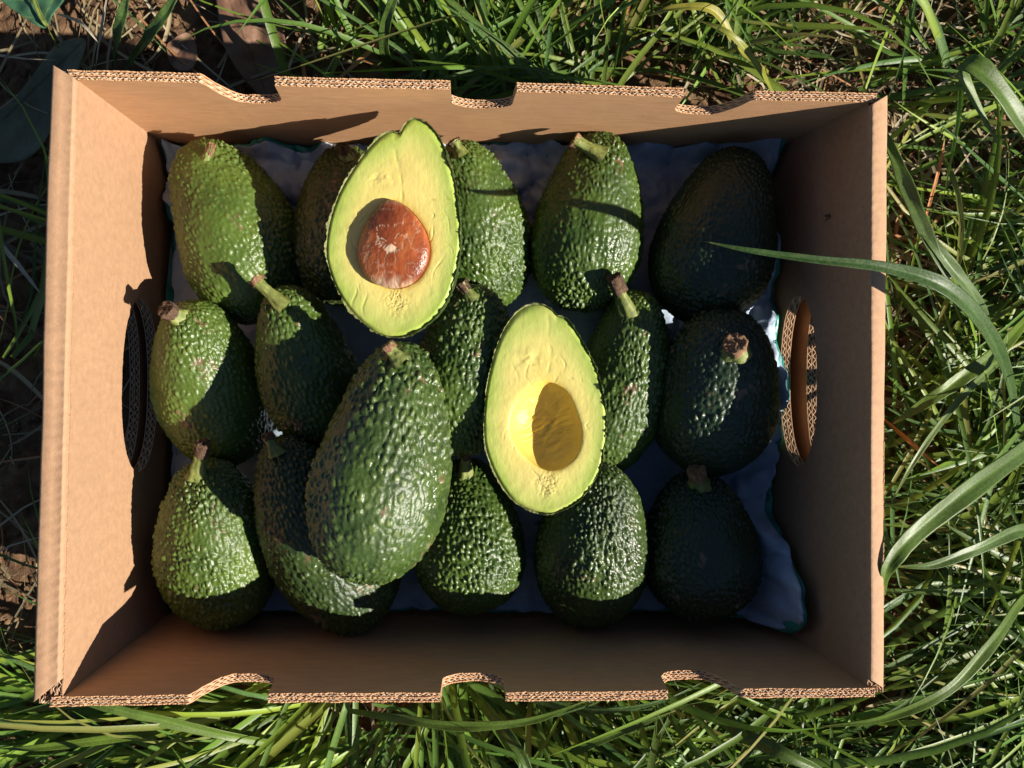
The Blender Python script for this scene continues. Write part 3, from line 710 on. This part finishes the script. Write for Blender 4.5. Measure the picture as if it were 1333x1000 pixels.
gr = mesh('grass', V, F, grass_mat, attrs={'col': C}); tag(gr, 'dense tangle of narrow green grass blades around the box', kind='stuff')
# dry straw between the blades
STR = np.array([(.34, .26, .15), (.22, .16, .09), (.33, .14, .06), (.15, .11, .07), (.42, .35, .24)])
def dens2(x, y): return .30+.70*sm(.12, .2, x)*sm(.02, .1, y)
x, y = scatter(8500, (-.6, .6), (-.5, .5), dens2); n = len(x); bz = ground_z(x, y)
cs = pick(n, STR)
V, F, C = blades(np.stack([x, y, bz+.002], 1), rng.uniform(0, 6.28, n), rng.gamma(5, .013, n)+.02, rng.gamma(3, .0004, n)+.0006, rng.uniform(-.05, .5, n), rng.uniform(-.4, .1, n), rng.normal(0, .9, n), cs, cs*.9, bz+.002+rng.random(n)*.012, K=8)
st = mesh('dry_grass', V, F, straw_mat, attrs={'col': C}); tag(st, 'dry tan and reddish grass stalks lying between the green blades', kind='stuff')
# turf carries on beyond the photograph
x = rng.uniform(-.75, .75, 2600); y = rng.uniform(-.6, .6, 2600); n = len(x); cg = pick(n, GREEN)
V, F, C = blades(np.stack([x, y, np.full(n, GZ-.008)], 1), rng.uniform(0, 6.28, n), rng.gamma(6, .018, n)+.03, rng.gamma(5, .0008, n)+.0015, rng.uniform(.3, 1.2, n), rng.uniform(-.6, .3, n), rng.normal(0, .5, n), cg, cg*1.1, np.full(n, GZ-.004), K=6, reject=False)
first = None
for ix in range(-2, 3):
    for iy in range(-2, 3):
        if ix == 0 and iy == 0: continue
        if first is None: first = o = mesh('outer_grass', V, F, grass_mat, attrs={'col': C}); tag(o, 'green turf farther away from the box', kind='stuff')
        else: o = first.copy(); COL.objects.link(o)
        o.location = (ix*1.38, iy*1.13, 0)
# soil crumbs
x, y = scatter(5200, (-.5, .5), (-.42, .42), lambda a, b: np.ones(len(a))); k = ~in_box(np.stack([x, y, np.zeros(len(x))], 1), .0); x = x[k]; y = y[k]
ico = []
ph = (1+5**.5)/2
iv = np.array([(-1, ph, 0), (1, ph, 0), (-1, -ph, 0), (1, -ph, 0), (0, -1, ph), (0, 1, ph), (0, -1, -ph), (0, 1, -ph), (ph, 0, -1), (ph, 0, 1), (-ph, 0, -1), (-ph, 0, 1)])/1.9
if_ = np.array([(0, 11, 5), (0, 5, 1), (0, 1, 7), (0, 7, 10), (0, 10, 11), (1, 5, 9), (5, 11, 4), (11, 10, 2), (10, 7, 6), (7, 1, 8), (3, 9, 4), (3, 4, 2), (3, 2, 6), (3, 6, 8), (3, 8, 9), (4, 9, 5), (2, 4, 11), (6, 2, 10), (8, 6, 7), (9, 8, 1)])
sz = rng.gamma(2, .0011, len(x))+.0008; V = []
for i in range(len(x)): V.append(iv*sz[i]*(1+.35*rng.normal(size=(12, 3)))*np.array([1, 1, .7])+np.array([x[i], y[i], ground_z(x[i], y[i])+sz[i]*.3]))
F = (np.arange(len(x))[:, None, None]*12+if_[None]).reshape(-1, 3)
so = mesh('soil_crumbs', np.concatenate(V), F, soil, smooth=False); tag(so, 'loose brown soil crumbs on the ground', kind='stuff')

# ------------------------------------------------------------------ single large blades
def big_blade(name, path, width, col, tipcol, label, cat='grass blade', group='single long grass blades', fold=.3, K=40, base_w=.5, tip_w=.04, mat=None, wp=None):
    """path: list of (px, py, z) from root to tip"""
    pts = np.array([P(*q) for q in path]); m_ = len(pts); ext = np.concatenate([[2*pts[0]-pts[1]], pts, [2*pts[-1]-pts[-2]]])
    c = []
    for t in np.linspace(0, m_-1-1e-6, K):
        i = int(t); q = t-i; a, b, d, e = ext[i], ext[i+1], ext[i+2], ext[i+3]
        c.append(.5*((2*b)+(d-a)*q+(2*a-5*b+4*d-e)*q*q+(3*b-a-3*d+e)*q**3))
    c = np.array(c); t = np.gradient(c, axis=0); t /= np.linalg.norm(t, axis=1, keepdims=True)
    side = np.cross(t, [0, 0, 1.]); side /= np.maximum(np.linalg.norm(side, axis=1, keepdims=True), 1e-6); up = np.cross(side, t)
    s = np.linspace(0, 1, K); w = width/2*np.interp(s, *(wp or ([0, .2, .5, .8, 1], [base_w, .9, 1, .62, tip_w])))
    rows = []; lt = []
    jag = 1+.05*vnoise(np.stack([s*60, s*0, s*0+width*1e4], 1), 3)
    for k_, q in enumerate(np.linspace(-1, 1, 13)):
        l = 1.30 if k_ == 6 else (1.08 if k_ % 2 else .86)
        rows.append(c+side*(w*q*jag)[:, None]+up*(w*fold*abs(q)+w*.05*(k_ % 2)+w*.10*np.sin(s*23+q*2))[:, None]); lt.append(l)
    g = np.stack(rows, 1).reshape(-1, 3)
    cc = (np.array(col)[None]*(1-s[:, None])+np.array(tipcol)[None]*s[:, None])[:, None]*np.array(lt)[None, :, None]
    tipb = (np.clip((s-.93)/.07, 0, 1)*.7)[:, None, None]; cc = cc*(1-tipb)+np.array([.30, .22, .08])*tipb
    cc = cc*(1+.18*vnoise(np.stack([s*30, s*0, s*0+width*3e4], 1), 5))[:, None, None]
    v, f = sheet(g, .00025, K, len(rows)); cc = cc.reshape(-1, 3); cc = np.concatenate([cc, cc])
    o = mesh(name, v, f, mat or grass_mat, attrs={'col': np.clip(cc, 0, 1)}); tag(o, label, cat, group); return o
G1, G2, G3 = (.085, .155, .022), (.115, .19, .018), (.06, .125, .026)
g0 = GZ+.004
big_blade('grass_blade', [(1330, 640, g0), (1318, 520, .05), (1290, 440, .105), (1235, 378, .140), (1160, 350, .146), (1060, 338, .148), (975, 326, .146), (915, 314, .142)], .0086, (.045, .105, .022), (.04, .10, .025), 'long thin grass blade reaching across the box rim over the dark avocados', wp=([0, .25, .42, .58, .72, .88, 1], [.5, .95, 1, .62, .42, .26, .02]))
big_blade('grass_blade', [(1420, 480, g0), (1385, 545, .06), (1333, 585, .085), (1265, 635, .105), (1195, 690, .115), (1162, 728, .118), (1151, 752, .115), (1152, 775, .108)], .0112, G3, G2, 'broad grass blade curling over at the outer edge of the shaded end')
big_blade('grass_blade', [(1345, 900, g0), (1340, 560+150, .05), (1330, 690, .07), (1270, 715, .085), (1215, 735, .09), (1163, 738, .09)], .0075, G3, G1, 'slender pale grass blade below the curling blade, pointing at the box')
big_blade('grass_blade', [(1420, 330, g0), (1385, 240, .05), (1333, 165, .085), (1290, 105, .10), (1262, 84, .10), (1250, 92, .092), (1268, 130, .08), (1300, 190, .06)], .0115, G3, G2, 'broad grass blade folded back on itself beyond the shaded corner')
big_blade('grass_blade', [(1130, 140, g0), (1163, 205, .05), (1185, 260, .075), (1212, 320, .08), (1240, 375, .07)], .0098, G2, (.10, .16, .07), 'straight green blade leaning away along the shaded end wall')
big_blade('grass_blade', [(1350, 800, .02), (1333, 778, .05), (1290, 838, .08), (1230, 900, .09), (1150, 935, .088), (1065, 947, .08)], .0072, G1, G2, 'long arching blade sweeping round the shaded bottom corner of the box')
big_blade('grass_blade', [(1345, 405, .02), (1300, 455, .055), (1240, 500, .065), (1195, 530, .06), (1163, 552, .05)], .0085, G2, G2, 'wide sunlit blade lying toward the shaded end wall')
big_blade('grass_blade', [(1340, 440, g0), (1290, 480, .03), (1240, 530, .05), (1190, 600, .06), (1160, 655, .05)], .0042, (.12, .20, .05), (.2, .26, .09), 'thin yellow green blade bowed beside the shaded end wall')
big_blade('grass_blade', [(1300, 470, .0), (1275, 400, .05), (1240, 350, .075), (1200, 300, .08), (1175, 275, .07)], .0075, (.10, .16, .07), G1, 'pale bent blade crossing under the long overhanging one')
big_blade('grass_blade', [(1345, 960, g0), (1320, 990, .02), (1260, 1040, .04)], .008, G3, G1, 'short dark blade in the far grass corner by bare soil')
big_blade('grass_blade', [(455, 925, .0), (520, 935, .03), (600, 945, .045), (690, 938, .05), (765, 912, .055)], .0062, G2, G1, 'pale blade bowed along under the middle rim notch')
big_blade('grass_blade', [(400, 975, g0), (300, 958, .02), (200, 935, .04), (120, 915, .045), (50, 893, .04)], .0070, G2, (.10, .18, .04), 'long pale blade pointing past the sunlit bottom corner of the box')
big_blade('grass_blade', [(420, 945, g0), (300, 925, .0), (180, 955, .02), (60, 972, .025), (0, 975, .02)], .0065, G2, G2, 'flat green blade lying toward bare soil by sunlit corner')
big_blade('grass_blade', [(640, 1050, g0), (700, 1000, .0), (790, 960, .03), (880, 925, .04)], .0065, G2, G1, 'upturned blade rising toward the side wall')
big_blade('grass_blade', [(900, 905, .0), (960, 950, .03), (1030, 985, .05), (1100, 1020, .04)], .0090, G3, G1, 'blue green blade slanting away from the notched wall')
big_blade('grass_blade', [(600, 885, -.01), (640, 930, .03), (680, 985, .045), (700, 1040, .04)], .0072, G2, G3, 'upright blade growing out below the middle notch')
big_blade('grass_blade', [(1000, 95, -.01), (960, 62, .03), (930, 15, .05), (880, 10, .05), (840, 22, .04)], .0055, (.26, .24, .03), (.40, .36, .05), 'yellowing grass blade bent over beyond the notched wall')
big_blade('grass_blade', [(1010, 130, -.01), (985, 85, .03), (950, 45, .05), (905, 25, .045)], .0048, (.22, .24, .03), (.30, .30, .05), 'second yellow green blade beside the yellowing one')
big_blade('grass_blade', [(520, 120, g0), (500, 60, .03), (512, 0, .05), (530, -40, .05)], .0070, G3, G1, 'dark upright blade behind the middle rim notch')
big_blade('grass_blade', [(150, 90, g0), (155, 40, .02), (170, -20, .03)], .0085, G3, G3, 'dark blade standing in the box shade near big dead leaf')
big_blade('grass_blade', [(165, 88, g0), (200, 40, .02), (240, -20, .03)], .0085, G3, G3, 'dark slanting blade in the box shade beside upright one')
big_blade('dry_stalk', [(1150, 545, .0), (1180, 572, .02), (1225, 610, .03)], .0028, (.55, .17, .03), (.60, .22, .05), 'bright orange dry stalk in the grass by the shaded end wall', 'stalk', 'dry stalks in the grass', mat=straw_mat)
big_blade('dry_stalk', [(1200, 300, .0), (1222, 220, .02), (1230, 180, .03)], .0022, (.45, .15, .05), (.5, .2, .07), 'red brown dry stalk standing in shaded grass', 'stalk', 'dry stalks in the grass', mat=straw_mat)
big_blade('dry_stalk', [(125, 85, g0), (132, 40, .01), (140, -10, .015)], .0022, (.42, .36, .28), (.42, .36, .28), 'grey straw stalk upright near the green leaf', 'stalk', 'dry stalks in the grass', mat=straw_mat)
big_blade('dry_stalk', [(75, 18, g0), (105, 30, .01), (130, 58, .012)], .0022, (.45, .38, .28), (.45, .38, .28), 'broken straw stalk lying next to the green leaf stem', 'stalk', 'dry stalks in the grass', mat=straw_mat)
big_blade('dry_stalk', [(-20, 295, g0), (20, 340, .0), (55, 385, .005)], .0035, (.40, .34, .26), (.40, .34, .26), 'thick grey straw stalk in the box shade', 'stalk', 'dry stalks in the grass', mat=straw_mat)

# ------------------------------------------------------------------ fallen leaves
def leaf_material(name, a, b, vein, rough=.6, trans=.1):
    m = M(name); n = m.noise(60, 5, .6); n2 = m.noise(400, 4)
    vv = m.attr('vein').outputs['Fac']; c = m.mix(vv, m.ramp(n, [(.3, a), (.7, b)]), vein)
    return m.set(c, rough, m.bump(m.math('ADD', n2, vv), .3, .001), .35)
def leaf(name, outline, z0, curl, mat, label, axis_px, thick=.0004, stem=None, cat='leaf'):
    ol = catmull(np.array(outline, float), 0)[::3]; ctr = ol.mean(0); n = len(ol); NR = 16
    a0, a1 = np.array(axis_px[0], float), np.array(axis_px[1], float); ax = (a1-a0)/np.linalg.norm(a1-a0); pr = np.array([-ax[1], ax[0]])
    rows = []; vein = []
    for q in np.linspace(1, .01, NR):
        xy = ctr+(ol-ctr)*q; d = (xy-a0)@pr; al = (xy-a0)@ax
        wv = fbm(np.stack([xy[:, 0]*.02, xy[:, 1]*.02, np.zeros(n)], 1), 3, 5)
        zz = z0+curl*(np.abs(d)/60)**1.5+.004*wv
        rows.append(np.array([P(x_, y_, k) for (x_, y_), k in zip(xy, zz)]))
        side = np.abs(((al-np.abs(d)*.7) % 26)-13)
        vein.append(np.clip(1-np.abs(d)/2.5, 0, 1)*.9+np.clip(1-side/1.6, 0, 1)*.35)
    V = np.stack(rows, 1).reshape(-1, 3); f = grid_faces(n, NR, True); N = len(V)
    V2 = np.concatenate([V, V-np.array([0, 0, thick])]); i = np.arange(n); j = (i+1) % n
    rim = np.stack([i*NR, i*NR+N, j*NR+N, j*NR], 1)
    vv = np.stack(vein, 1).ravel()
    o = mesh(name, V2, np.concatenate([f, f[:, ::-1]+N, rim]), mat, attrs={'vein': np.clip(np.concatenate([vv, vv]), 0, 1)}); tag(o, label, cat, 'leaves lying by the box')
    mid = np.array([P(*(a0+(a1-a0)*t), z0+.0010+.0004*math.sin(t*9)) for t in np.linspace(.0, 1, 20)])
    return o, mid
dead = leaf_material('dead_leaf_grey', (.075, .085, .045), (.14, .14, .085), (.05, .05, .03))
brown = leaf_material('dead_leaf_brown', (.10, .05, .03), (.20, .11, .07), (.08, .04, .025))
greenl = leaf_material('green_leaf', (.030, .085, .045), (.05, .12, .06), (.20, .26, .06), .4)
leaf('fallen_leaf', [(112, 55), (100, 95), (75, 150), (50, 195), (15, 212), (-30, 205), (-60, 180), (-20, 150), (15, 130), (45, 95), (70, 62), (95, 50)], GZ+.010, .004, dead, 'large grey green dead leaf in the box shade by the sunlit corner', [(110, 52), (-40, 200)])
leaf('fallen_leaf', [(282, -20), (284, 20), (292, 60), (312, 95), (335, 122), (352, 135), (362, 110), (372, 75), (368, 40), (345, 10), (320, -12)], GZ+.008, .005, brown, 'reddish brown dead leaf behind the first rim notch', [(295, -10), (350, 130)])
leaf('fallen_leaf', [(216, 62), (226, 50), (242, 42), (254, 55), (256, 78), (246, 92), (226, 88)], GZ+.008, .006, brown, 'small brown leaf scrap between dark blades and brown leaf', [(220, 85), (250, 45)])
lf, mid = leaf('green_leaf', [(-40, -30), (0, 0), (30, 22), (58, 37), (68, 20), (84, -2), (90, -30), (40, -60)], GZ+.045, .006, greenl, 'smooth blue green leaf with pale midrib past the sunlit corner', [(62, 36), (20, -40)])
big_blade('dry_stalk', [(42, -10, GZ+.048), (52, 18, GZ+.047), (62, 36, GZ+.044), (76, 62, GZ+.02)], .0026, (.24, .30, .06), (.22, .28, .06), 'pale green leaf stalk under the smooth green leaf', 'stalk', 'dry stalks in the grass', base_w=.9, tip_w=.5)
